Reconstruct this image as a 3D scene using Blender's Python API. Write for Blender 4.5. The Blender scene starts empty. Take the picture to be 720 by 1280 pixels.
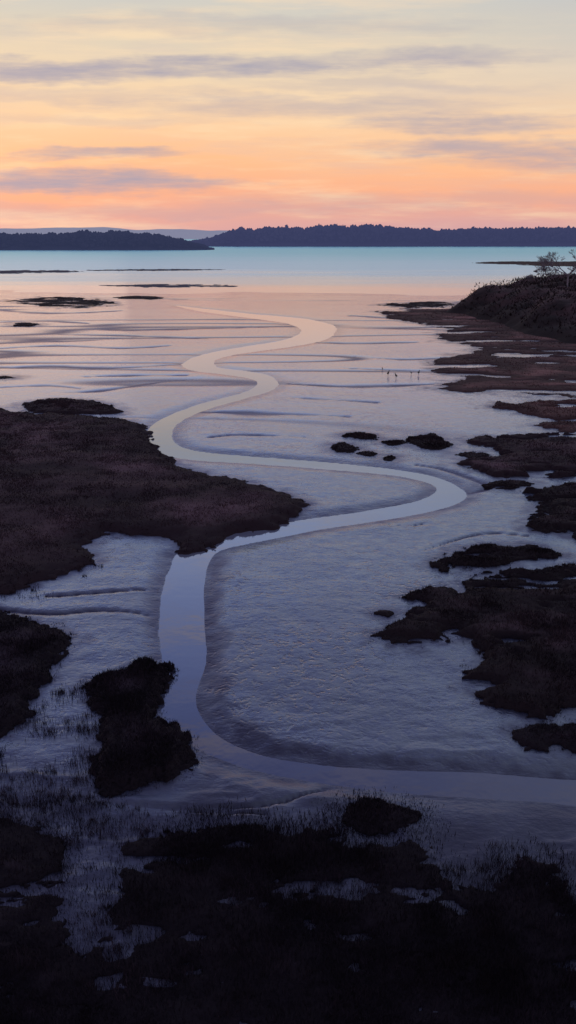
import bpy, math, numpy as np
from mathutils import Vector
rng=np.random.default_rng(7)
scene=bpy.context.scene
scene.view_settings.view_transform='Standard'
scene.view_settings.look='None'
scene.view_settings.exposure=0
# ------------------------------------------------------------ camera (drone, 10 m up)
H=10.0; TH=math.radians(17.2); FP=1108.5
cam_d=bpy.data.cameras.new("camera"); cam=bpy.data.objects.new("camera",cam_d)
scene.collection.objects.link(cam); scene.camera=cam
cam.location=(0,0,H); cam.rotation_euler=(math.pi/2-TH,0,0)
cam_d.sensor_fit='VERTICAL'; cam_d.angle=math.radians(60); cam_d.clip_end=30000; cam_d.clip_start=0.1
def ray(u,v):
    x=(u-360)/FP; y=(640-v)/FP
    return x, math.cos(TH)+y*math.sin(TH), -math.sin(TH)+y*math.cos(TH)
def g(u,v):            # surveyed position on the flat
    dx,dy,dz=ray(u,v); t=H/-dz
    return (dx*t,dy*t)
def smooth_poly(pts,n=3,closed=True):
    P=np.array(pts,float); out=[]
    N=len(P)
    for i in range(N if closed else N-1):
        if closed: p0,p1,p2,p3=P[i-1],P[i],P[(i+1)%N],P[(i+2)%N]
        else: p0,p1,p2,p3=P[max(i-1,0)],P[i],P[i+1],P[min(i+2,N-1)]
        for k in range(n):
            t=k/n
            out.append(.5*((2*p1)+(-p0+p2)*t+(2*p0-5*p1+4*p2-p3)*t*t+(-p0+3*p1-3*p2+p3)*t**3))
    if not closed: out.append(P[-1])
    return np.array(out)
def W(pts,n=3,closed=True):
    return np.array([g(u,v) for u,v in smooth_poly(pts,n,closed)])
def hsh(ix,iy,seed):
    h=(ix.astype(np.int64)*374761393+iy.astype(np.int64)*668265263+seed*974711)&0xffffffff
    h=((h^(h>>13))*1274126177)&0xffffffff
    h=((h^(h>>16))*2246822519)&0xffffffff
    return ((h^(h>>15))&0xffffff)/float(0xffffff)
def vn(x,y,s=0):
    ix=np.floor(x);iy=np.floor(y);fx=x-ix;fy=y-iy
    fx=fx*fx*(3-2*fx);fy=fy*fy*(3-2*fy)
    a=hsh(ix,iy,s);b=hsh(ix+1,iy,s);c=hsh(ix,iy+1,s);d=hsh(ix+1,iy+1,s)
    return (a*(1-fx)+b*fx)*(1-fy)+(c*(1-fx)+d*fx)*fy
def fbm(x,y,s=0,o=4):
    r=0;a=.5;t=0
    for i in range(o):
        r=r+a*vn(x,y,s+i*17);t+=a;a*=.5
        x,y=x*1.9+y*.6+5.3,y*1.9-x*.6+1.7
    return r/t*2-1      # -1..1
def afbm(x,y,s=0,o=4):   # keeps its stretch direction
    r=0;a=.5;t=0
    for i in range(o):
        r=r+a*vn(x,y,s+i*17);t+=a;a*=.55
        x,y=x*2.03+5.3,y*2.03+1.7
    return r/t*2-1
def ss(a,b,x):
    t=np.clip((x-a)/(b-a),0,1);return t*t*(3-2*t)
def sdf(X,Y,poly):       # + inside
    d=np.full(X.shape,1e12);ins=np.zeros(X.shape,bool)
    n=len(poly)
    for i in range(n):
        ax,ay=poly[i];bx,by=poly[(i+1)%n]
        ex,ey=bx-ax,by-ay;L=ex*ex+ey*ey+1e-12
        t=np.clip(((X-ax)*ex+(Y-ay)*ey)/L,0,1)
        d=np.minimum(d,(X-ax-t*ex)**2+(Y-ay-t*ey)**2)
        if ay!=by:
            c=((ay>Y)!=(by>Y))&(X<ex*(Y-ay)/(by-ay)+ax)
            ins^=c
    d=np.sqrt(d);return np.where(ins,d,-d)
def dline(X,Y,pl):
    d=np.full(X.shape,1e12)
    for i in range(len(pl)-1):
        ax,ay=pl[i];bx,by=pl[i+1];ex,ey=bx-ax,by-ay
        t=np.clip(((X-ax)*ex+(Y-ay)*ey)/(ex*ex+ey*ey+1e-12),0,1)
        d=np.minimum(d,(X-ax-t*ex)**2+(Y-ay-t*ey)**2)
    return np.sqrt(d)
# ------------------------------------------------------------ node helpers
def newmat(name):
    m=bpy.data.materials.new(name);m.use_nodes=True
    nt=m.node_tree;b=nt.nodes["Principled BSDF"];return m,nt,b
def N(nt,t,**k):
    n=nt.nodes.new(t)
    for a,v in k.items(): setattr(n,a,v)
    return n
def M(nt,op,a,b=None,c=None,clamp=False):
    n=nt.nodes.new('ShaderNodeMath');n.operation=op;n.use_clamp=clamp
    for i,v in enumerate((a,b,c)):
        if v is None: continue
        if isinstance(v,(int,float)): n.inputs[i].default_value=v
        else: nt.links.new(v,n.inputs[i])
    return n.outputs[0]
def noise(nt,vec,scale,detail=4,rough=.55,mul=None):
    if mul:
        mp=N(nt,'ShaderNodeVectorMath',operation='MULTIPLY');mp.inputs[1].default_value=mul
        nt.links.new(vec,mp.inputs[0]);vec=mp.outputs[0]
    n=N(nt,'ShaderNodeTexNoise');n.inputs['Scale'].default_value=scale
    n.inputs['Detail'].default_value=detail;n.inputs['Roughness'].default_value=rough
    nt.links.new(vec,n.inputs['Vector']);return n.outputs['Fac']
def maprange(nt,v,a,b,c=0,d=1):
    n=N(nt,'ShaderNodeMapRange',interpolation_type='SMOOTHSTEP');nt.links.new(v,n.inputs[0])
    for i,k in enumerate((a,b,c,d)): n.inputs[i+1].default_value=k
    return n.outputs[0]
def mix(nt,f,a,b):
    n=N(nt,'ShaderNodeMix',data_type='RGBA')
    if isinstance(f,(int,float)): n.inputs[0].default_value=f
    else: nt.links.new(f,n.inputs[0])
    for i,v in ((6,a),(7,b)):
        if isinstance(v,tuple): n.inputs[i].default_value=(*v,1)
        else: nt.links.new(v,n.inputs[i])
    return n.outputs[2]
def lin(r,gg,b): return tuple(((c/255)/12.92 if c<10 else ((c/255+.055)/1.055)**2.4) for c in (r,gg,b))
# ------------------------------------------------------------ world
w=bpy.data.worlds.new("World");scene.world=w;w.use_nodes=True
nt=w.node_tree;bg=nt.nodes['Background']
tc=N(nt,'ShaderNodeTexCoord');sp=N(nt,'ShaderNodeSeparateXYZ');nt.links.new(tc.outputs['Generated'],sp.inputs[0])
x,y,z=sp.outputs
ay=M(nt,'MAXIMUM',M(nt,'ABSOLUTE',y),.08)
A=M(nt,'DIVIDE',x,ay);B=M(nt,'DIVIDE',z,ay)
cmb=N(nt,'ShaderNodeCombineXYZ');nt.links.new(A,cmb.inputs[0]);nt.links.new(B,cmb.inputs[1])
ab=cmb.outputs[0]
ramp=N(nt,'ShaderNodeValToRGB');cr=ramp.color_ramp
stops=[(0,lin(210,165,168)),(.022,lin(232,170,155)),(.045,lin(250,178,142)),(.078,lin(255,193,146)),(.117,lin(251,210,168)),
(.153,lin(241,214,180)),(.19,lin(224,210,187)),(.225,lin(205,204,198)),(.27,(.62,.71,.93)),(.33,(.60,.73,1.12)),(.45,(.40,.50,.92)),(.6,(.15,.17,.40)),(1,(.05,.06,.16))]
cr.elements[0].position=0;cr.elements[0].color=(*stops[0][1],1)
cr.elements[1].position=1;cr.elements[1].color=(*stops[-1][1],1)
for p,c in stops[1:-1]:
    e=cr.elements.new(p);e.color=(*c,1)
wob=noise(nt,ab,2.2,4,.55,(1,5,1))
zz=M(nt,'ADD',z,M(nt,'MULTIPLY',M(nt,'SUBTRACT',wob,.5),.055))
zz=M(nt,'MAXIMUM',zz,0.0)
nt.links.new(zz,ramp.inputs[0]);col=ramp.outputs[0]
v1=maprange(nt,noise(nt,ab,2.2,6,.62,(1,9,1)),.46,.72)
col=mix(nt,M(nt,'MULTIPLY',v1,.36),col,lin(196,184,190))
v2=maprange(nt,noise(nt,ab,3.4,6,.62,(1,10,1)),.46,.68)
col=mix(nt,M(nt,'MULTIPLY',v2,.55),col,lin(255,224,184))
right=maprange(nt,A,-.1,.45,0,.55)
col=mix(nt,M(nt,'MULTIPLY',right,maprange(nt,B,.07,.2)),col,lin(184,190,198))
wn=noise(nt,ab,7,4,.6,(1,3,1));wn2=noise(nt,ab,10,5,.62,(1,8,1))
warp=M(nt,'MULTIPLY',M(nt,'SUBTRACT',wn,.5),.038)
def cloud(u,v,hw,hh,s):
    global col
    dx,dy,dz=ray(u,v);a0=dx/dy;b0=dz/dy
    p=M(nt,'DIVIDE',M(nt,'SUBTRACT',A,a0),hw/FP*1.05)
    q=M(nt,'DIVIDE',M(nt,'SUBTRACT',M(nt,'ADD',B,warp),b0),hh/FP*1.05)
    r=M(nt,'ADD',M(nt,'MULTIPLY',p,p),M(nt,'MULTIPLY',q,q))
    r=M(nt,'ADD',r,M(nt,'MULTIPLY',M(nt,'SUBTRACT',wn2,.5),4.2))
    m=maprange(nt,r,2.2,-.8,0,s)
    front=M(nt,'GREATER_THAN',y,0)
    col=mix(nt,M(nt,'MULTIPLY',m,front),col,lin(158,157,178))
for c in [(120,86,260,11,.85),(350,78,200,8,.6),(600,68,80,8,.55),(115,192,90,6,.8),(80,229,170,10,.95),(30,214,90,5,.6),
          (390,133,190,10,.5),(580,155,110,9,.75),(650,188,150,11,.75),(60,118,170,8,.35),(560,250,240,8,.25),(200,262,280,7,.3),(690,205,120,8,.4),(480,106,160,6,.3),(300,32,240,9,.3),(120,150,160,6,.25)]:
    cloud(*c)
sky=N(nt,'ShaderNodeTexSky',sky_type='NISHITA');sky.sun_disc=False
sky.sun_elevation=math.radians(1);sky.sun_rotation=math.radians(-25)
sk=N(nt,'ShaderNodeVectorMath',operation='SCALE');nt.links.new(sky.outputs[0],sk.inputs[0]);sk.inputs[3].default_value=.008
ad=N(nt,'ShaderNodeVectorMath',operation='ADD');nt.links.new(col,ad.inputs[0]);nt.links.new(sk.outputs[0],ad.inputs[1])
nt.links.new(ad.outputs[0],bg.inputs[0]);bg.inputs[1].default_value=1.0
sl=bpy.data.lights.new("sun",'SUN');sl.energy=.05;sl.angle=math.radians(30);sl.color=(1,.7,.5)
so=bpy.data.objects.new("sun",sl);scene.collection.objects.link(so)
so.rotation_euler=(math.radians(-86),0,math.radians(25))
# ------------------------------------------------------------ materials
def wet(nt,b,dcol,gcol,rough,ior,normal):
    """diffuse base colour under a reflective water film, mixed by Fresnel"""
    out=[n for n in nt.nodes if n.type=='OUTPUT_MATERIAL'][0];nt.nodes.remove(b)
    d=N(nt,'ShaderNodeBsdfDiffuse');gl=N(nt,'ShaderNodeBsdfGlossy');fr=N(nt,'ShaderNodeFresnel');mx=N(nt,'ShaderNodeMixShader')
    for s,v in ((d.inputs[0],dcol),(gl.inputs[0],gcol)):
        if isinstance(v,tuple): s.default_value=(*v,1)
        else: nt.links.new(v,s)
    for s,v in ((gl.inputs['Roughness'],rough),(fr.inputs[0],ior)):
        if isinstance(v,(int,float)): s.default_value=v
        else: nt.links.new(v,s)
    for n in (d,gl,fr): nt.links.new(normal,n.inputs['Normal'])
    nt.links.new(fr.outputs[0],mx.inputs[0]);nt.links.new(d.outputs[0],mx.inputs[1]);nt.links.new(gl.outputs[0],mx.inputs[2])
    nt.links.new(mx.outputs[0],out.inputs['Surface'])
def mud_mat():
    m,nt,b=newmat("wet_mud")
    geo=N(nt,'ShaderNodeNewGeometry');P=geo.outputs['Position']
    dk=N(nt,'ShaderNodeAttribute',attribute_name='dark').outputs['Fac']
    hu=N(nt,'ShaderNodeAttribute',attribute_name='hum').outputs['Fac']
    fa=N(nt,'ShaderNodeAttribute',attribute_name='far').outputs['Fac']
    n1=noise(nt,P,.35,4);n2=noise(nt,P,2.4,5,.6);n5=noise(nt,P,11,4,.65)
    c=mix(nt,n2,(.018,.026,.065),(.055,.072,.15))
    c=mix(nt,fa,c,(.27,.31,.48))  # pale sky sheen of the far flats painted into the diffuse
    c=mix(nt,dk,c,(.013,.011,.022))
    r=maprange(nt,n1,.35,.65,.15,.25)
    r=M(nt,'ADD',r,M(nt,'MULTIPLY',maprange(nt,n2,.45,.65),.07))
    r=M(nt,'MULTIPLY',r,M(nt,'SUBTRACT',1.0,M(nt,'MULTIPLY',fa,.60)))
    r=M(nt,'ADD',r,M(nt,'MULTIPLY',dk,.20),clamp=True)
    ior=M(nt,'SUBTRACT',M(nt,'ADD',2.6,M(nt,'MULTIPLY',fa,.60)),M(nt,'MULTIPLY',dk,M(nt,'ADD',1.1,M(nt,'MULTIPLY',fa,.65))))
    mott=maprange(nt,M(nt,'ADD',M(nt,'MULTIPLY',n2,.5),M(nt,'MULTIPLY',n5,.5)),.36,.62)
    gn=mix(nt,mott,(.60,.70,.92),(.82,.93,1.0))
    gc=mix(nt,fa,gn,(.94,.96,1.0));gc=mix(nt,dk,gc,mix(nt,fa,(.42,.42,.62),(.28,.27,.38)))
    vo=N(nt,'ShaderNodeTexVoronoi',feature='F1');vo.inputs['Scale'].default_value=3.6
    wp=N(nt,'ShaderNodeVectorMath',operation='ADD');nt.links.new(P,wp.inputs[0])
    nn=N(nt,'ShaderNodeTexNoise');nn.inputs['Scale'].default_value=2.6;nn.inputs['Detail'].default_value=3;nt.links.new(P,nn.inputs['Vector'])
    nt.links.new(nn.outputs['Color'],wp.inputs[1]);nt.links.new(wp.outputs[0],vo.inputs['Vector'])
    pit=maprange(nt,vo.outputs['Distance'],.05,.50)      # small pits and hummocks
    hgt=M(nt,'MULTIPLY',M(nt,'MULTIPLY',pit,hu),.020)
    n4=noise(nt,P,7,4,.55,(.8,1.2,1))
    h2=M(nt,'MULTIPLY',n4,.020);h3=M(nt,'MULTIPLY',noise(nt,P,1.4,4,.5,(.8,1.2,1)),.040)
    hs=M(nt,'ADD',M(nt,'ADD',hgt,h2),h3)
    hs=M(nt,'MULTIPLY',hs,M(nt,'SUBTRACT',1.0,M(nt,'MULTIPLY',fa,.5)))
    bp=N(nt,'ShaderNodeBump');bp.inputs['Strength'].default_value=.8;bp.inputs['Distance'].default_value=1.0
    nt.links.new(hs,bp.inputs['Height'])
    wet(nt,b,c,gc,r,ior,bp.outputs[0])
    return m
def water_mat(name):
    # smooth channel water turning to wind-roughened bay; sky reflection tints painted into both
    m,nt,b=newmat(name)
    P=N(nt,'ShaderNodeNewGeometry').outputs['Position']
    s=N(nt,'ShaderNodeSeparateXYZ');nt.links.new(P,s.inputs[0])
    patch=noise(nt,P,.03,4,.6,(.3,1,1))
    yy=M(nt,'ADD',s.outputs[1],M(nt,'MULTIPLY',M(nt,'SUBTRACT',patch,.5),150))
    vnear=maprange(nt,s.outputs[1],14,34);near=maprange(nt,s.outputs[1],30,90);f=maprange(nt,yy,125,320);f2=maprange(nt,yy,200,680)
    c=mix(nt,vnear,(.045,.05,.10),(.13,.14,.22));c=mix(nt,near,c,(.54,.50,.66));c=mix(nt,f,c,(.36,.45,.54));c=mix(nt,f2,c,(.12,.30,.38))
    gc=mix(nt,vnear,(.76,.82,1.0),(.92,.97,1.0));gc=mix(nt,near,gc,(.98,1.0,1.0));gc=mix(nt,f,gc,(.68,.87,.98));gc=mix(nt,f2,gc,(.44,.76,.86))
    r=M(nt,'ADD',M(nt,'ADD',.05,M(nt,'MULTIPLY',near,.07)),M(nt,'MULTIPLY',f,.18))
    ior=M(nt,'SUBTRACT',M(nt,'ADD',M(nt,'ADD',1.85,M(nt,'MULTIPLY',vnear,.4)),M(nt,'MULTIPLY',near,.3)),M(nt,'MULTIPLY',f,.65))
    h=M(nt,'ADD',M(nt,'MULTIPLY',noise(nt,P,1.2,3),.008),M(nt,'MULTIPLY',M(nt,'MULTIPLY',noise(nt,P,.5,4,.55,(.4,1,1)),f),.16))
    bp=N(nt,'ShaderNodeBump');bp.inputs['Strength'].default_value=.7;bp.inputs['Distance'].default_value=1
    nt.links.new(h,bp.inputs['Height'])
    wet(nt,b,c,gc,r,ior,bp.outputs[0])
    return m
def veg_mat(name,c1,c2,rough=.9,sc=.6,air=None):
    m,nt,b=newmat(name)
    P=N(nt,'ShaderNodeNewGeometry').outputs['Position']
    t=N(nt,'ShaderNodeAttribute',attribute_name='tone').outputs['Fac']
    n=noise(nt,P,sc,5,.6);n2=noise(nt,P,sc*7,4,.6)
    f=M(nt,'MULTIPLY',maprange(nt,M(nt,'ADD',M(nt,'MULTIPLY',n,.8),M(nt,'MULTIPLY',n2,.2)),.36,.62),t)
    c=mix(nt,f,c1,c2);nt.links.new(c,b.inputs['Base Color'])
    b.inputs['Roughness'].default_value=rough;b.inputs['Specular IOR Level'].default_value=.12 if air is None else 0
    if air:   # emission painting in the haze over the distant shore
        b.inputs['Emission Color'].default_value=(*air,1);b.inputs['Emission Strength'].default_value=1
    bp=N(nt,'ShaderNodeBump');bp.inputs['Strength'].default_value=.5;bp.inputs['Distance'].default_value=.10
    nt.links.new(n2,bp.inputs['Height']);nt.links.new(bp.outputs[0],b.inputs['Normal'])
    return m
MUD=mud_mat();WAT=water_mat("estuary_water")
VEG=veg_mat("marsh_turf",(.017,.010,.016),(.100,.058,.080),sc=.22)
VEGD=veg_mat("dark_marsh_turf",(.011,.007,.011),(.062,.038,.054))
VEGN=veg_mat("dimmed_marsh_turf",(.009,.006,.011),(.068,.045,.074))  # vignette darkening put into the nearest turf's colour
SPIT=veg_mat("spit_silt",(.05,.05,.08),(.12,.12,.17))
SCR=veg_mat("scrub",(.012,.008,.011),(.06,.034,.042),sc=.25)
SHORE=veg_mat("shore_turf",(.036,.018,.022),(.19,.095,.098),sc=.2)
FARW=veg_mat("far_wood",(.015,.016,.03),(.035,.035,.05),sc=.01,air=(.038,.045,.108))  # far materials: haze painted as bluish base colour and glow
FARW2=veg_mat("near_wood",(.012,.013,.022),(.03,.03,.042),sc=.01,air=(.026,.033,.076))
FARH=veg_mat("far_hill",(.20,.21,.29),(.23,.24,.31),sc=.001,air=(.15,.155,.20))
def mesh_obj(name,V,F,mat,attrs=None,smooth=True,origin=None,parent=None,**props):
    V=np.asarray(V,float)
    if origin is None: origin=np.zeros(3)
    V=V-np.asarray(origin)
    F=np.asarray(F,np.int32)
    me=bpy.data.meshes.new(name);k=F.shape[1]
    me.vertices.add(len(V));me.vertices.foreach_set('co',V.astype(np.float32).ravel())
    me.loops.add(F.size);me.loops.foreach_set('vertex_index',F.ravel())
    me.polygons.add(len(F));me.polygons.foreach_set('loop_start',np.arange(0,F.size,k,dtype=np.int32))
    me.polygons.foreach_set('loop_total',np.full(len(F),k,np.int32))
    me.polygons.foreach_set('use_smooth',np.full(len(F),smooth))
    me.update(calc_edges=True)
    if attrs:
        for a,v in attrs.items():
            at=me.attributes.new(a,'FLOAT','POINT');at.data.foreach_set('value',np.asarray(v,np.float32))
    me.materials.append(mat)
    o=bpy.data.objects.new(name,me);scene.collection.objects.link(o);o.location=origin
    if parent is not None:
        o.parent=parent;o.location=(0,0,0)
    for a,v in props.items(): o[a]=v
    return o
# ------------------------------------------------------------ outlines
CHAN=[(790,1016),(690,1004),(600,998),(480,990),(380,976),(300,958),(245,935),(215,912),(200,885),(204,840),(198,790),(202,745),(212,710),(228,688),(300,665),(370,651),(450,640),(520,627),(546,613),(530,602),(480,593),(400,586),(320,580),(240,575),(205,568),(188,555),(185,538),(205,522),(250,505),(300,492),(320,482),(315,474),(280,468),(240,463),(228,455),(250,444),(300,434),(345,427),(372,419),(376,412),(362,405),(335,400.5),(300,396),(262,391),(240,387),(222,383),
(223,382),(245,385),(275,388),(310,392),(345,395),(378,398),(402,402.5),(417,407),(420,413),(410,423),(380,431),(330,438),(290,444),(268,451),(272,459),(300,463),(335,469),(348,480),(335,490),(300,500),(250,515),(222,530),(215,545),(225,558),(260,566),(330,572),(420,579),(500,588),(550,598),(583,616),(575,628),(545,638),(480,650),(400,662),(330,676),(277,688),(262,705),(255,740),(256,790),(258,830),(245,870),(255,900),(280,925),(330,945),(400,956),(500,963),(600,966),(700,974),(790,980)]
CW=W(CHAN,3)
BAR=W([(255,700),(282,697),(284,760),(292,830),(300,880),(330,912),(400,932),(500,945),(620,950),(790,958),(790,990),(250,985),(230,850)],3)
CREEKS=[([(232,515),(300,517),(370,519),(435,522)],.4),([(345,497),(400,500),(470,504)],.4),([(-20,462),(60,459),(140,461),(228,456)],.4),
([(80,410),(160,413),(250,411),(330,409)],.6),([(-20,404),(60,402),(110,405)],.5),([(-10,437),(70,433),(150,436),(210,433)],.35),([(250,474),(200,478),(120,490),(60,492)],.3),
([(430,461),(520,464),(600,462)],.25),([(350,425),(430,430),(540,428)],.35),([(-20,762),(60,770),(130,765),(198,772)],.16),([(60,748),(140,742),(198,738)],.10),
([(583,618),(610,610),(560,590),(520,583)],.3),([(480,657),(510,660),(530,657)],.2),([(250,1015),(330,1012),(420,985)],.10),([(20,1010),(120,1005),(230,1018),(330,1022)],.12),
([(380,548),(300,545),(262,548)],.2),([(-20,386),(60,392),(150,389)],.6),([(440,395),(520,400),(560,398)],.6),([(530,690),(600,670),(660,672)],.1),
([(0,424),(80,427),(170,422)],.4),([(-10,486),(60,483),(100,487)],.25),([(100,472),(170,470),(230,470)],.25),([(440,446),(500,450),(560,448)],.3),
([(60,418),(150,420),(260,424)],.4),([(360,480),(440,484),(540,481)],.3)]
CREEKW=[(W(c,4,False),wd*(1.9 if np.mean([p[1] for p in c])<560 else 1)) for c,wd in CREEKS]
ISL=[ # name,outline,height,edge width,material,blade h,count,ragged,label
("marsh_island",[(-90,516),(20,517),(60,520),(130,524),(183,534),(188,556),(235,588),(300,603),(365,622),(381,633),(368,652),(300,667),(240,690),(226,690),(222,674),(130,671),(108,684),(115,705),(60,728),(-90,742)],.28,.5,VEG,.07,60000,1.0,"large brown grassy marsh tongue beside the winding channel"),
("marsh_island",[(20,512),(50,503),(100,501),(145,508),(156,516),(130,520),(60,519)],.25,.5,VEG,.08,5000,.7,"low rounded brown marsh mound behind the grassy tongue"),
("marsh_island",[(-90,768),(30,778),(92,800),(70,830),(45,868),(25,908),(-90,960)],.22,.3,VEGN,.13,18000,1.2,"dark marsh clump at the edge of wet mud"),
("marsh_island",[(105,862),(150,846),(180,832),(208,838),(206,870),(196,898),(225,920),(241,945),(230,972),(180,985),(140,1000),(115,985),(120,945),(126,900)],.22,.25,VEGN,.13,18000,1.2,"tall dark tussock standing beside the channel bend"),
("marsh_island",[(475,391),(520,385),(575,385),(640,380),(860,390),(860,497),(690,497),(600,492),(543,487),(570,474),(545,462),(560,447),(590,434),(545,422),(562,411),(505,401)],.16,.8,SHORE,.08,26000,3.1,"reddish brown marsh shelf fringing the wooded bluff"),
("marsh_island",[(620,509),(680,503),(860,500),(860,548),(700,541),(680,526),(640,516)],.2,.4,SHORE,.08,7000,2.7,"brown marsh strip with ragged edge on pale mud"),
("marsh_island",[(580,552),(650,546),(860,550),(860,602),(680,600),(625,598),(567,582),(610,572),(620,562)],.25,.35,VEG,.08,10000,3.0,"brown grassy marsh spit reaching over wet mud"),
("marsh_island",[(650,622),(700,611),(860,600),(860,690),(700,667),(660,656),(690,640)],.25,.35,VEGD,.10,10000,2.6,"dark marsh spit with uneven grassy rim"),
("marsh_island",[(548,706),(590,689),(640,683),(690,690),(680,702),(620,708),(570,713)],.17,.25,VEGD,.10,6000,1.7,"small flat dark marsh islet on wet mud"),
("marsh_island",[(465,803),(500,776),(540,757),(508,747),(550,739),(585,751),(590,724),(650,719),(900,712),(900,882),(725,884),(680,902),(620,888),(580,856),(602,836),(590,812),(565,795),(545,806)],.2,.3,VEGD,.12,34000,2.2,"large dark ragged marsh island with mud inlets"),
("marsh_island",[(635,922),(670,914),(860,912),(860,955),(700,943),(645,934)],.10,.2,VEGN,.10,6000,1.2,"narrow dark marsh strip above the channel bank"),
("marsh_island",[(428,1020),(455,1006),(515,1020),(514,1036),(470,1048),(435,1034)],.05,.2,VEGN,.13,5000,1.2,"small black tussock in dark mud"),
("marsh_island",[(150,1150),(160,1066),(230,1046),(300,1036),(370,1046),(430,1040),(520,1058),(542,1088),(590,1118),(620,1120),(645,1082),(692,1090),(720,1140),(800,1170),(900,1180),(900,1500),(-150,1500),(-150,1200),(90,1200),(130,1180)],.05,.5,VEGN,.27,150000,2.6,"broad black grassy marsh bank of tall blades"),
("marsh_island",[(-150,1025),(40,1040),(78,1090),(76,1180),(110,1270),(90,1330),(-150,1330)],.06,.4,VEGN,.22,24000,2.7,"black grassy bank edge beside dark mud"),
("marsh_islet",[(426,547),(445,543),(472,547),(474,551),(450,551)],.14,.2,VEGD,.08,1500,1,"small dark marsh islet on pale wet mud"),
("marsh_islet",[(478,554),(500,552),(508,556),(495,559),(482,558)],.10,.2,VEGD,.08,1500,1,"thin dark marsh fragment on pale wet mud"),
("marsh_islet",[(508,552),(522,547),(545,546),(563,558),(552,564),(525,562)],.18,.3,VEGD,.08,3000,1,"humped dark marsh islet with pale mud around"),
("marsh_islet",[(411,560),(430,556),(447,562),(442,567),(420,566)],.14,.2,VEGD,.08,1500,1,"small rounded dark marsh islet"),
("marsh_islet",[(446,569),(460,566),(471,569),(462,572)],.12,.15,VEGD,.07,900,1,"tiny dark tussock on wet mud"),
("marsh_islet",[(479,575),(488,571),(496,574),(490,578),(480,578)],.12,.15,VEGD,.07,900,1,"tiny rounded tussock on wet mud"),
("marsh_islet",[(566,570),(590,566),(615,569),(590,576)],.10,.2,VEGD,.08,900,1.7,"thin dark marsh fragment on wet mud"),
("marsh_islet",[(598,608),(640,603),(668,607),(630,613)],.10,.2,VEGD,.08,900,1.7,"thin dark marsh fragment on wet mud"),
("marsh_islet",[(467,770),(480,767),(493,770),(484,774)],.04,.10,VEGD,.05,500,1,"tiny dark tuft on rippled mud"),
("marsh_islet",[(12,377),(50,372),(100,373),(136,380),(120,384),(85,385),(50,381)],.10,.8,VEGD,.08,2000,3,"flat dark marsh islet near open water"),
("marsh_islet",[(148,372),(172,370),(200,372),(190,375),(155,374)],.10,.6,VEGD,.06,900,2.2,"thin dark marsh islet near open water"),
("marsh_islet",[(15,406),(25,404),(48,406),(45,408),(20,408)],.12,.3,VEGD,.06,400,2.5,"row of small dark clods on mud"),
("marsh_islet",[(-30,473),(10,471),(20,474),(-30,476)],.08,.3,VEGD,.06,400,1,"thin dark tuft on pale mud"),
("mud_spit",[(-60,341),(30,338),(85,338.5),(90,340),(40,341),(-60,344)],.02,2.5,SPIT,.02,500,3.0,"long thin dark spit lying in shallow water"),
("mud_spit",[(105,338),(190,336.5),(275,337),(200,338.5)],.02,2.5,SPIT,.02,300,2.8,"thin broken dark spit in shallow water"),
("mud_spit",[(130,357),(200,355.5),(300,357.5),(240,359),(180,358.5)],.0,2,SPIT,.02,300,3.6,"low mud spit barely above shallow water"),
("mud_spit",[(480,381),(530,378),(566,379),(560,384),(500,384)],.15,.8,VEGD,.1,1200,2,"low dark spit off the marsh shore"),
("mud_spit",[(592,329),(630,327),(700,327),(860,326),(860,332),(700,333),(650,331)],.30,2.5,SHORE,.2,2000,1.5,"narrow grassy spit reaching into the bay"),
]
IW=[W(r[1],3) for r in ISL]
def isl_sd(i,X,Y):
    P=IW[i];sd=sdf(X,Y,P)
    dist=max(6,float(np.median(P[:,1])))
    size=min(np.ptp(P[:,0]),np.ptp(P[:,1]));rg=ISL[i][7]
    a=min(dist*.014,size*.17);f=1/max(.25,min(2.0,a*2.0))
    s=sd+a*(.6+.4*rg)*fbm(X*f,Y*f,30+i,4)+a*.75*fbm(X*f*4,Y*f*4,60+i,4)
    if rg>1.2:  # inlets and gaps
        k=min(dist*.03,1.6)*(rg-1)
        s=np.minimum(s,k*(.34+1.6*afbm(X*f*.4,Y*f*1.0,700+i,4))+np.clip(sd,0,5)*(.13 if dist>20 else .06))
    return s
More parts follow.
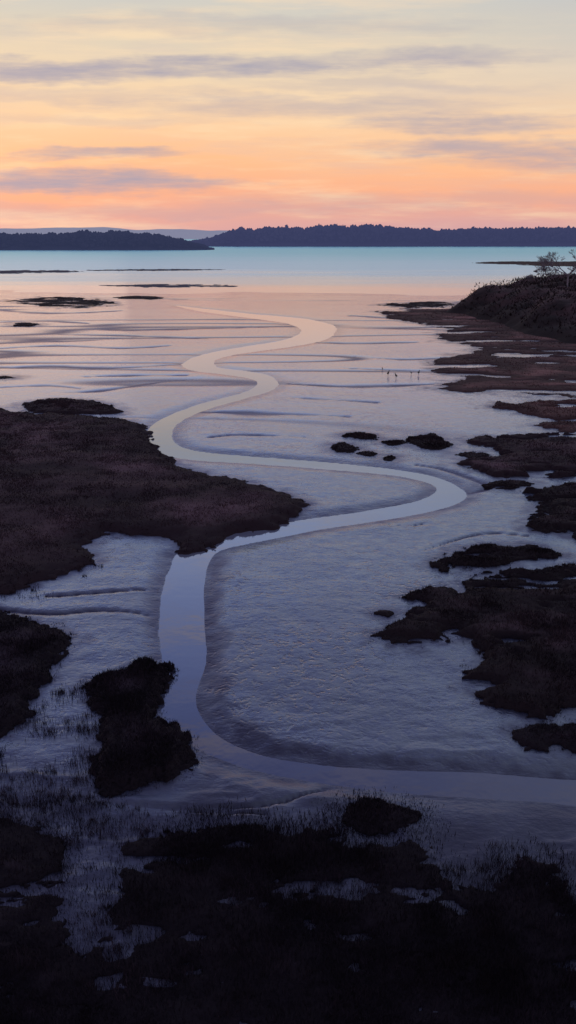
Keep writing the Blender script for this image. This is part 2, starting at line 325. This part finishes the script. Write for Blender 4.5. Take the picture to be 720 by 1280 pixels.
# ------------------------------------------------------------ mud terrain
def ground(X,Y,attrs=False):
    wf=np.clip(Y*.0015,.015,.22)
    sd=sdf(X,Y,CW)+fbm(X/.8,Y/.8,3,3)*wf+afbm(X/9,Y/3,4,3)*ss(135,165,Y)*1.6
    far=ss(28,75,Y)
    zm=.075+.028*fbm(X/3.5,Y/3.5,5,4)+.018*fbm(X/.7,Y/.7,8,4)
    zf=.060+.032*afbm(X/30,Y/8,11,4)+.006*afbm(X/6,Y/2.2,12,3)
    rd=1-np.abs(fbm(X/1.6,Y/.9,21,4))*2
    zm=zm+.03*ss(.5,1,rd)*ss(20,13,Y)
    rf=1-np.abs(afbm(X/60,Y/9,23,2))*4.2       # long drainage ridges on the far flats
    zf=zf-.05*ss(.65,1,rf)
    zz=zm*(1-far)+zf*far
    zz=zz-.26*ss(130,240,Y)+.10*afbm(X/35,Y/10,27,4)*ss(125,180,Y)
    dark=.9*ss(.75,1,rf)*far*ss(200,130,Y)
    s=-sd;wb=.5+.012*Y
    zz=np.where(s>0,zz*ss(0,1,np.clip(s/wb,0,1))+.002,-.3*ss(0,.6,sd))
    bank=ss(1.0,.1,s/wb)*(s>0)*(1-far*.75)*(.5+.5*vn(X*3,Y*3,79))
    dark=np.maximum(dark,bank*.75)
    m=(Y<45)
    bb=sdf(X[m],Y[m],BAR)+.35*fbm(X[m]*1.5,Y[m]*1.5,83,4)
    dark[m]=np.maximum(dark[m],ss(-.25,.45,bb)*(.5+.35*vn(X[m]*4,Y[m]*4,84)))
    for pl,wd in CREEKW:
        mg=wd*6;m=(X>pl[:,0].min()-mg)&(X<pl[:,0].max()+mg)&(Y>pl[:,1].min()-mg)&(Y<pl[:,1].max()+mg)
        if not m.any(): continue
        ends=np.minimum(np.hypot(X[m]-pl[0,0],(Y[m]-pl[0,1])),np.hypot(X[m]-pl[-1,0],(Y[m]-pl[-1,1])))
        w2=wd*(.30+.65*ss(0,6,ends))*(.6+.5*vn(X[m]*.3,Y[m]*.3,46))
        d=dline(X[m],Y[m],pl)+fbm(X[m]/2.5,Y[m]/2.5,44,2)*wd*.6
        k=np.exp(-(np.clip(d,0,None)/w2)**2)
        new=np.maximum(zz[m]-k*.07,.004)+np.exp(-((d-2.2*wd)/wd)**2)*.010
        keepw=sd[m]>-.05
        zz[m]=np.where(keepw,zz[m],new)
        dark[m]=np.where(keepw,dark[m],np.maximum(dark[m],k*(.85+.15*vn(X[m]*.6,Y[m]*.6,45))))
    for i,P in enumerate(IW):
        dist=float(np.median(P[:,1]));mg=.5+dist*.02
        m=(X>P[:,0].min()-mg)&(X<P[:,0].max()+mg)&(Y>P[:,1].min()-mg)&(Y<P[:,1].max()+mg)
        if not m.any(): continue
        d=-isl_sd(i,X[m],Y[m]);k=ss(mg*.8,0,d)
        dark[m]=np.maximum(dark[m],k*(.35+.65*vn(X[m]*2.2,Y[m]*2.2,77))*(.85 if dist<150 else .3))
    fg=np.maximum(ss(17.8,13.0,Y)*(.60+.28*vn(X*1.3,Y*1.3,81)),.32*ss(30,17,Y)*(.6+.4*vn(X*.8,Y*.8,82)));dark=np.maximum(dark,fg)  # painted brightness falloff: mud tone darkens toward the camera
    hum=ss(11,17,Y)*(.35+.65*ss(-.1,.35,fbm(X/5,Y/6,90,3)))*ss(120,60,Y)
    if attrs: return zz,dark,hum,far
    return zz
nr=950;na=720
r=np.exp(np.linspace(math.log(5.5),math.log(300),nr))
c=np.linspace(-.62,.62,na);e=np.array([.8,1.2,2,3.5])
c=np.concatenate([-e[::-1],c,e]);na=len(c)
R,C=np.meshgrid(r,c,indexing='ij')
X=(R*C).ravel();Y=R.ravel()
Z,dk,hum,far=ground(X,Y,True)
idx=np.arange(nr*na).reshape(nr,na)
F=np.stack([idx[:-1,:-1],idx[:-1,1:],idx[1:,1:],idx[1:,:-1]],-1).reshape(-1,4)
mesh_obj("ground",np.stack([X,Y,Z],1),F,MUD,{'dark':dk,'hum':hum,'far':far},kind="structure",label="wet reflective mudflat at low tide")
def sheet(name,x0,x1,y0,y1,z,mat,label):
    V=[(x0,y0,z),(x1,y0,z),(x1,y1,z),(x0,y1,z)]
    return mesh_obj(name,V,[[0,1,2,3]],mat,kind="structure",label=label)
YB=175.0
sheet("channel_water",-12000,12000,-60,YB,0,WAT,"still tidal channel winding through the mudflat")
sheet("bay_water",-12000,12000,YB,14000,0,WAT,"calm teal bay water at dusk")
# ------------------------------------------------------------ blades
def blades(P,h,wd,lean=.35):
    n=len(P);a=rng.uniform(0,2*math.pi,n);l=rng.uniform(0,2*math.pi,n)
    ln=h*rng.uniform(.1,1,n)*lean*2
    wx=np.cos(a)*wd/2;wy=np.sin(a)*wd/2
    V=np.empty((n,3,3));V[:,0]=P;V[:,1]=P;V[:,2]=P
    V[:,0,0]-=wx;V[:,0,1]-=wy;V[:,1,0]+=wx;V[:,1,1]+=wy
    V[:,2,0]+=np.cos(l)*ln;V[:,2,1]+=np.sin(l)*ln;V[:,2,2]+=h
    V[:,:2,2]-=.03
    return V.reshape(-1,3),np.arange(n*3).reshape(-1,3)
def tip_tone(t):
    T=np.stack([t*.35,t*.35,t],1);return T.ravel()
def build_island(i):
    name,_,Hh,ew,mat,bh,cnt,rg,lab=ISL[i];P=IW[i]
    x0,y0=P.min(0)-ew*1.5-.3;x1,y1=P.max(0)+ew*1.5+.3
    y0=max(y0,4.5)
    cell=math.sqrt((x1-x0)*(y1-y0)/(40000 if cnt>8000 else 8000))
    nx=int((x1-x0)/cell)+2;ny=int((y1-y0)/cell)+2
    gx,gy=np.meshgrid(np.linspace(x0,x1,nx),np.linspace(y0,y1,ny));X=gx.ravel();Y=gy.ravel()
    def height(X,Y,sd):
        e=ss(0,ew,sd)
        lump=fbm(X/(1+ew),Y/(1+ew),200+i,4)
        inner=1-np.exp(-np.clip(sd,0,None)/(ew*4))
        return -.15+(.15+.05+.07*ss(50,25,Y))*ss(-ew*.4,0,sd)+Hh*e*(.5+.5*inner)+lump*Hh*.4*e
    sd=isl_sd(i,X,Y);Zt=height(X,Y,sd)
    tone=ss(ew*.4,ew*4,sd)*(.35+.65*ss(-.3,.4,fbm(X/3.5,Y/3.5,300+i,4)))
    keep=(sd>-ew*.45).reshape(ny,nx)
    idx=np.arange(nx*ny).reshape(ny,nx)
    fk=keep[:-1,:-1]|keep[1:,:-1]|keep[:-1,1:]|keep[1:,1:]
    F=np.stack([idx[:-1,:-1],idx[:-1,1:],idx[1:,1:],idx[1:,:-1]],-1)[fk]
    used=np.unique(F);mp=np.full(nx*ny,-1);mp[used]=np.arange(len(used));F=mp[F]
    V=np.stack([X,Y,Zt],1)[used]
    org=np.array([P[:,0].mean(),P[:,1].mean(),0])
    cat="mud spit" if name=="mud_spit" else "marsh island"
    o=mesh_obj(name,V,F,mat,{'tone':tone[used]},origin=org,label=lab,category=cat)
    n=cnt*5
    t=rng.uniform(0,1,n);yy=1/(1/y1+(1/y0-1/y1)*t)
    k=rng.uniform(0,1,n)<.5;yy=np.where(k,yy,rng.uniform(y0,y1,n))
    xx=rng.uniform(x0,x1,n)
    s=isl_sd(i,xx,yy)
    dens=.25+.75*ss(-.3,.3,fbm(xx*1.1,yy*1.1,400+i,3))
    spread=ew*.1 if y1>16 else .65
    if y1<30 and y1>16: spread=.2
    ok=(s>-spread*rng.uniform(0,1,n)**1.7)&(rng.uniform(0,1,n)<dens)
    xx,yy,s=xx[ok][:cnt],yy[ok][:cnt],s[ok][:cnt]
    zb=np.maximum(height(xx,yy,s),.0)
    if y1<30:
        out=s<.15;zb[out]=np.maximum(zb[out],ground(xx[out],yy[out]))
    ef=.35+.65*ss(0,ew*2.5,s)
    hh=bh*rng.uniform(.4,1.15,len(xx))*(.5+.9*vn(xx*1.3,yy*1.3,500+i))*ef
    wd=np.maximum(.012,yy*.0012)*rng.uniform(.6,1.5,len(xx))
    Vb,Fb=blades(np.stack([xx,yy,zb],1),hh,wd,.6 if y1>16 else .35)
    pt=.35+.65*ss(-.3,.4,fbm(xx/3.5,yy/3.5,300+i,4))
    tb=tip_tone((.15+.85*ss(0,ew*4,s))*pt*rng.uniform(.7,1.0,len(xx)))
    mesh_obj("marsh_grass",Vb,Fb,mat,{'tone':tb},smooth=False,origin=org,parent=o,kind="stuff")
    return o
isl_objs=[build_island(i) for i in range(len(ISL))]
def scatter_reeds(polypx,ncl,per,bh,label,seed):
    P=W(polypx,2);x0,y0=P.min(0);x1,y1=P.max(0)
    cx=rng.uniform(x0,x1,ncl*4);cy=rng.uniform(y0,y1,ncl*4)
    ok=(sdf(cx,cy,P)>0)&(fbm(cx*1.5,cy*1.5,seed,3)>-.12);cx=cx[ok][:ncl];cy=cy[ok][:ncl]
    k=rng.integers(0,len(cx),ncl*per)
    sg=rng.uniform(.03,.16,len(cx))[k]
    xx=cx[k]+rng.normal(0,1,len(k))*sg;yy=cy[k]+rng.normal(0,1,len(k))*sg
    zb=ground(xx,yy)
    hh=bh*rng.uniform(.3,1.1,len(k))
    V,F=blades(np.stack([xx,yy,zb],1),hh,np.maximum(.01,yy*.0008)*rng.uniform(.6,1.4,len(k)),.35)
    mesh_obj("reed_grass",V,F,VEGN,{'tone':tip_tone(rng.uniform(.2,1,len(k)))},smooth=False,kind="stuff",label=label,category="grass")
scatter_reeds([(10,880),(60,850),(110,880),(125,960),(120,1010),(20,1010),(-60,970)],190,28,.14,"sparse dark reeds standing in wet mud",5)
scatter_reeds([(-60,1020),(100,1000),(200,1030),(160,1060),(140,1130),(150,1240),(60,1250),(60,1060)],180,34,.11,"sparse black grass tufts on dark mud",6)
scatter_reeds([(200,1060),(540,1095),(620,1060),(700,1080),(760,1150),(760,1280),(60,1280),(160,1180)],400,50,.16,"scattered grass tufts at the marsh bank",7)
scatter_reeds([(-60,690),(60,735),(130,700),(120,720),(60,750),(-60,760)],50,20,.10,"low grass tufts along the marsh rim",8)
# ------------------------------------------------------------ bluff
BP=W([(560,390),(600,380),(650,372),(780,362),(980,360),(980,470),(790,446),(740,436),(700,430),(655,417),(605,401)],3)
def bluff_h(X,Y):
    sd=sdf(X,Y,BP)+1.6*fbm(X/6,Y/6,601,4)
    s=np.clip(sd,0,None)
    return .1*ss(-1,0,sd)-.1+4.5*(1-np.exp(-s/6.0))+ .9*ss(0,4,s)*fbm(X/3,Y/3,610,4)+1.1*ss(0,6,s)*fbm(X/8,Y/8,611,3),sd
x0,y0=BP.min(0)-2;x1,y1=BP.max(0)+2;x1=min(x1,110)
nx,ny=260,240
gx,gy=np.meshgrid(np.linspace(x0,x1,nx),np.linspace(y0,y1,ny));X=gx.ravel();Y=gy.ravel()
Zt,sd=bluff_h(X,Y);keep=(sd>-1).reshape(ny,nx);idx=np.arange(nx*ny).reshape(ny,nx)
fk=keep[:-1,:-1]|keep[1:,1:]
F=np.stack([idx[:-1,:-1],idx[:-1,1:],idx[1:,1:],idx[1:,:-1]],-1)[fk]
used=np.unique(F);mp=np.full(nx*ny,-1);mp[used]=np.arange(len(used));F=mp[F]
bl=mesh_obj("bluff",np.stack([X,Y,Zt+.1],1)[used],F,SCR,{'tone':ss(0,6,sd)[used]},kind="structure",label="low dark scrub covered bluff above the marsh")
n=80000
xx=rng.uniform(x0,x1,n);yy=rng.uniform(y0,y1,n);hz,sd=bluff_h(xx,yy)
cl=fbm(xx/2.2,yy/2.2,640,3)
ok=(sd>.6)&(cl>-.25);xx,yy,hz,cl=xx[ok],yy[ok],hz[ok],cl[ok]
lift=rng.uniform(0,1,len(xx))*np.clip(cl+.3,0,1)*1.4
V,F=blades(np.stack([xx,yy,hz+lift],1),rng.uniform(.12,.4,len(xx)),rng.uniform(.1,.28,len(xx)),.9)
mesh_obj("scrub",V,F,SCR,{'tone':np.repeat(rng.uniform(0,1,len(xx))*np.clip(lift+.2,0,1),3)},smooth=False,kind="stuff",label="dense dark heath scrub covering the bluff",category="scrub")
# ------------------------------------------------------------ bare trees
def tube_mesh(segs,sides=5):
    V=[];F=[]
    for a,b,ra,rb in segs:
        a=Vector(a);b=Vector(b);d=(b-a).normalized();u=d.orthogonal().normalized();w_=d.cross(u);k=len(V)
        for p,rr in ((a,ra),(b,rb)):
            for j in range(sides):
                t=2*math.pi*j/sides;V.append(tuple(p+u*math.cos(t)*rr+w_*math.sin(t)*rr))
        for j in range(sides): F.append([k+j,k+(j+1)%sides,k+sides+(j+1)%sides,k+sides+j])
    return V,F
BARK,_nt,_b=newmat("pale_bark")
_c=mix(_nt,noise(_nt,N(_nt,'ShaderNodeNewGeometry').outputs['Position'],4),(.09,.075,.11),(.20,.165,.21));_nt.links.new(_c,_b.inputs['Base Color']);_b.inputs['Roughness'].default_value=.9
def bare_tree(base,height,name,label,seed,spread=.5):
    rs=np.random.default_rng(seed);trunk=[];crown=[]
    def grow(p,d,L,r,lv):
        q=p+d*L
        (trunk if lv<2 else crown).append((p,q,r,r*.7))
        if lv>=6: return
        for k in range(3 if lv>0 else 4):
            nd=(d+Vector(rs.normal(0,spread,3))).normalized();nd.z=abs(nd.z)*.8+.15;nd.normalize()
            grow(q,nd,L*rs.uniform(.6,.85),r*.62,lv+1)
    grow(Vector((0,0,0)),Vector((0,0,1)),height*.25,height*.016,0)
    V,F=tube_mesh(trunk,6);o=bpy.data.objects.new(name,None);scene.collection.objects.link(o);o.location=base
    o['label']=label;o['category']="tree"
    t=mesh_obj("trunk",V,F,BARK,parent=o)
    V,F=tube_mesh([(a,b,max(r1,.017),max(r2,.011)) for a,b,r1,r2 in crown],3);mesh_obj("crown",V,F,BARK,parent=o)
    return o
def on_bluff(u,dist):
    dx,dy,dz=ray(u,348);X=dx/dy*dist;h,_=bluff_h(np.array([X]),np.array([float(dist)]));return (X,dist,float(h[0])+.1)
bare_tree(on_bluff(710,120),7.4,"bare_tree","pale leafless tree standing on the scrub bluff",3,.42)
bare_tree(on_bluff(676,126),3.4,"bare_shrub","low leafless shrub on the bluff crest",4,.7)
bare_tree(on_bluff(662,128),2.8,"bare_shrub","low leafless shrub on the bluff crest",5,.7)
bare_tree(on_bluff(688,125),2.6,"bare_shrub","low leafless shrub on the bluff crest",6,.7)
bare_tree(on_bluff(735,120),5.6,"bare_tree","pale leafless tree standing on the scrub bluff",8,.45)
# ------------------------------------------------------------ far shores
import bmesh
bm=bmesh.new();bmesh.ops.create_icosphere(bm,subdivisions=1,radius=1)
IV=np.array([v.co[:] for v in bm.verts]);IF=np.array([[v.index for v in f.verts] for f in bm.faces]);bm.free()
def wood(name,prof,dist,depth,n,size,mat,label,landlabel):
    us=np.array([p[0] for p in prof],float);vs=np.array([p[1] for p in prof],float)
    u=rng.uniform(us[0],us[-1],n);fd=rng.uniform(0,1,n)**1.4;D=dist+fd*depth
    top=np.interp(u,us,vs)+2.0*fbm(u*.06,u*0,93,4)
    rr=np.array([ray(a,b) for a,b in zip(u,top)])
    Xc=rr[:,0]/rr[:,1]*D;ztop=H+rr[:,2]/rr[:,1]*dist
    ztop=np.maximum(ztop,1.0)
    f=rng.uniform(0,1,n)**.5
    zt=ztop*(.86+.14*fd)*(.80+.20*vn(Xc/(size*.9),D/30,5)+.14*vn(Xc/(size*.3),D/30,6)**2)*(.3+.7*f)
    s=size*rng.uniform(.12,.34,n)*np.clip(ztop/12,.3,1)
    k=len(IV)
    J=1+rng.normal(0,.28,(n,k,1));S=np.stack([s*rng.uniform(.7,1.3,n),s,s*rng.uniform(.7,1.3,n)],1)[:,None,:]
    V=IV[None]*J*S+np.stack([Xc,D,np.maximum(zt-s,.2)],1)[:,None,:]
    F=(IF[None]+(np.arange(n)*k)[:,None,None]).reshape(-1,3)
    mesh_obj(name,V.reshape(-1,3),F,mat,{'tone':np.repeat(rng.uniform(.1,1,n)*(.4+.6*f),k)},smooth=False,kind="stuff",label=label,category="woodland")
    m=160;uu=np.linspace(us[0]-6,us[-1]+6,m);tp=np.interp(uu,us,vs);rr=np.array([ray(a,b) for a,b in zip(uu,tp)])
    a=rr[:,0]/rr[:,1];zh=np.maximum(H+rr[:,2]/rr[:,1]*dist,.5)*.6
    zh*=ss(0,6,np.minimum(np.arange(m),m-1-np.arange(m)))
    rows=[(-15,-.5,0),(-4,.8,0),(8,1.5,.35),(depth*.5,2,1),(depth+60,2,1),(depth+200,-1,0)]
    V=[];
    for dd,z0,kz in rows:
        wv=6*fbm(uu*.05,uu*0,71)
        V.append(np.stack([a*(dist+dd),dist+dd+wv,z0*np.clip(zh,0,1)+kz*zh+(-.3 if z0<1 else 0)],1))
    V=np.concatenate(V);idx=np.arange(m*len(rows)).reshape(len(rows),m)
    F=np.stack([idx[:-1,:-1],idx[:-1,1:],idx[1:,1:],idx[1:,:-1]],-1).reshape(-1,4)
    mesh_obj("far_shore",V,F,mat,{'tone':np.full(len(V),.3)},kind="structure",label=landlabel)
dR=g(360,308)[1];dL=g(360,312.5)[1]
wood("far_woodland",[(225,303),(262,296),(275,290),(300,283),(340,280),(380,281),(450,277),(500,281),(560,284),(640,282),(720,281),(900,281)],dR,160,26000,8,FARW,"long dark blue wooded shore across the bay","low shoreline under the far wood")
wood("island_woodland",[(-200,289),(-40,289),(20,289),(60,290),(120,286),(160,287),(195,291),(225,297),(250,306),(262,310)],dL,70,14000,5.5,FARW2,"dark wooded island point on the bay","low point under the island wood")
def hills(name,prof,dist,mat,label):
    us=np.linspace(prof[0][0],prof[-1][0],300);vs=np.interp(us,[p[0] for p in prof],[p[1] for p in prof])+fbm(us*.03,us*0,80,3)*1.2
    rr=np.array([ray(a,b) for a,b in zip(us,vs)]);a=rr[:,0]/rr[:,1];zh=H+rr[:,2]/rr[:,1]*dist
    V=np.concatenate([np.stack([a*(dist+dd),np.full(300,dist+dd),np.clip(zh,0,None)*k-1*(k==0)],1) for dd,k in ((-500,0),(-200,.6),(0,1),(400,.8),(900,0))])
    idx=np.arange(300*5).reshape(5,300);F=np.stack([idx[:-1,:-1],idx[:-1,1:],idx[1:,1:],idx[1:,:-1]],-1).reshape(-1,4)
    mesh_obj(name,V,F,mat,{'tone':np.full(len(V),.6)},kind="structure",label=label)
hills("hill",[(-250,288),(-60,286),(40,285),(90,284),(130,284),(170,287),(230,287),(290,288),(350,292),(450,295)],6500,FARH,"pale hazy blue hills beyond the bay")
# ------------------------------------------------------------ wading birds
BIRD,_n,_b=newmat("wader_plumage")
_c=mix(_n,noise(_n,N(_n,'ShaderNodeTexCoord').outputs['Object'],30),(.015,.012,.012),(.05,.04,.035));_n.links.new(_c,_b.inputs['Base Color']);_b.inputs['Roughness'].default_value=.8
def wader():
    me=bpy.data.meshes.new("wading_bird")
    pts=[((-.02,0,.27),.085),((-.15,0,.25),.05),((-.25,0,.23),.018),((.10,0,.30),.065),((.16,0,.37),.032),((.18,0,.43),.028),((.22,0,.465),.032),((.28,0,.45),.010),((.36,0,.40),.005),
         ((-.02,.035,.18),.02),((-.01,.035,.09),.008),((-.02,.035,.0),.007),((.03,.035,-.005),.006),
         ((-.02,-.035,.18),.02),((.02,-.035,.09),.008),((.0,-.035,.0),.007),((.05,-.035,-.005),.006)]
    E=[(0,1),(1,2),(0,3),(3,4),(4,5),(5,6),(6,7),(7,8),(0,9),(9,10),(10,11),(11,12),(0,13),(13,14),(14,15),(15,16)]
    me.from_pydata([p for p,_ in pts],E,[]);me.materials.append(BIRD)
    o=bpy.data.objects.new("wading_bird",me);scene.collection.objects.link(o)
    s=o.modifiers.new("skin",'SKIN');
    for i,(p,r_) in enumerate(pts): me.skin_vertices[0].data[i].radius=(r_,r_)
    me.skin_vertices[0].data[0].use_root=True
    o.modifiers.new("sub",'SUBSURF').render_levels=1
    return o
b0=None
for (u,v,rot,s) in [(485,471,60,.9),(495,474,110,.85),(523,470,-80,.9),(514,469,230,.55),(478,463,100,.55)]:
    if b0 is None: o=b0=wader()
    else:
        o=b0.copy();scene.collection.objects.link(o)
    X_,Y_=g(u,v);zg=float(max(ground(np.array([X_]),np.array([Y_]))[0],-.02))
    o.location=(X_,Y_,zg);o.rotation_euler=(0,0,math.radians(rot));o.scale=(s,s,s)
    o['label']="dark long-billed wading bird standing on wet mud";o['category']="bird";o['group']="wading birds feeding on the mud"
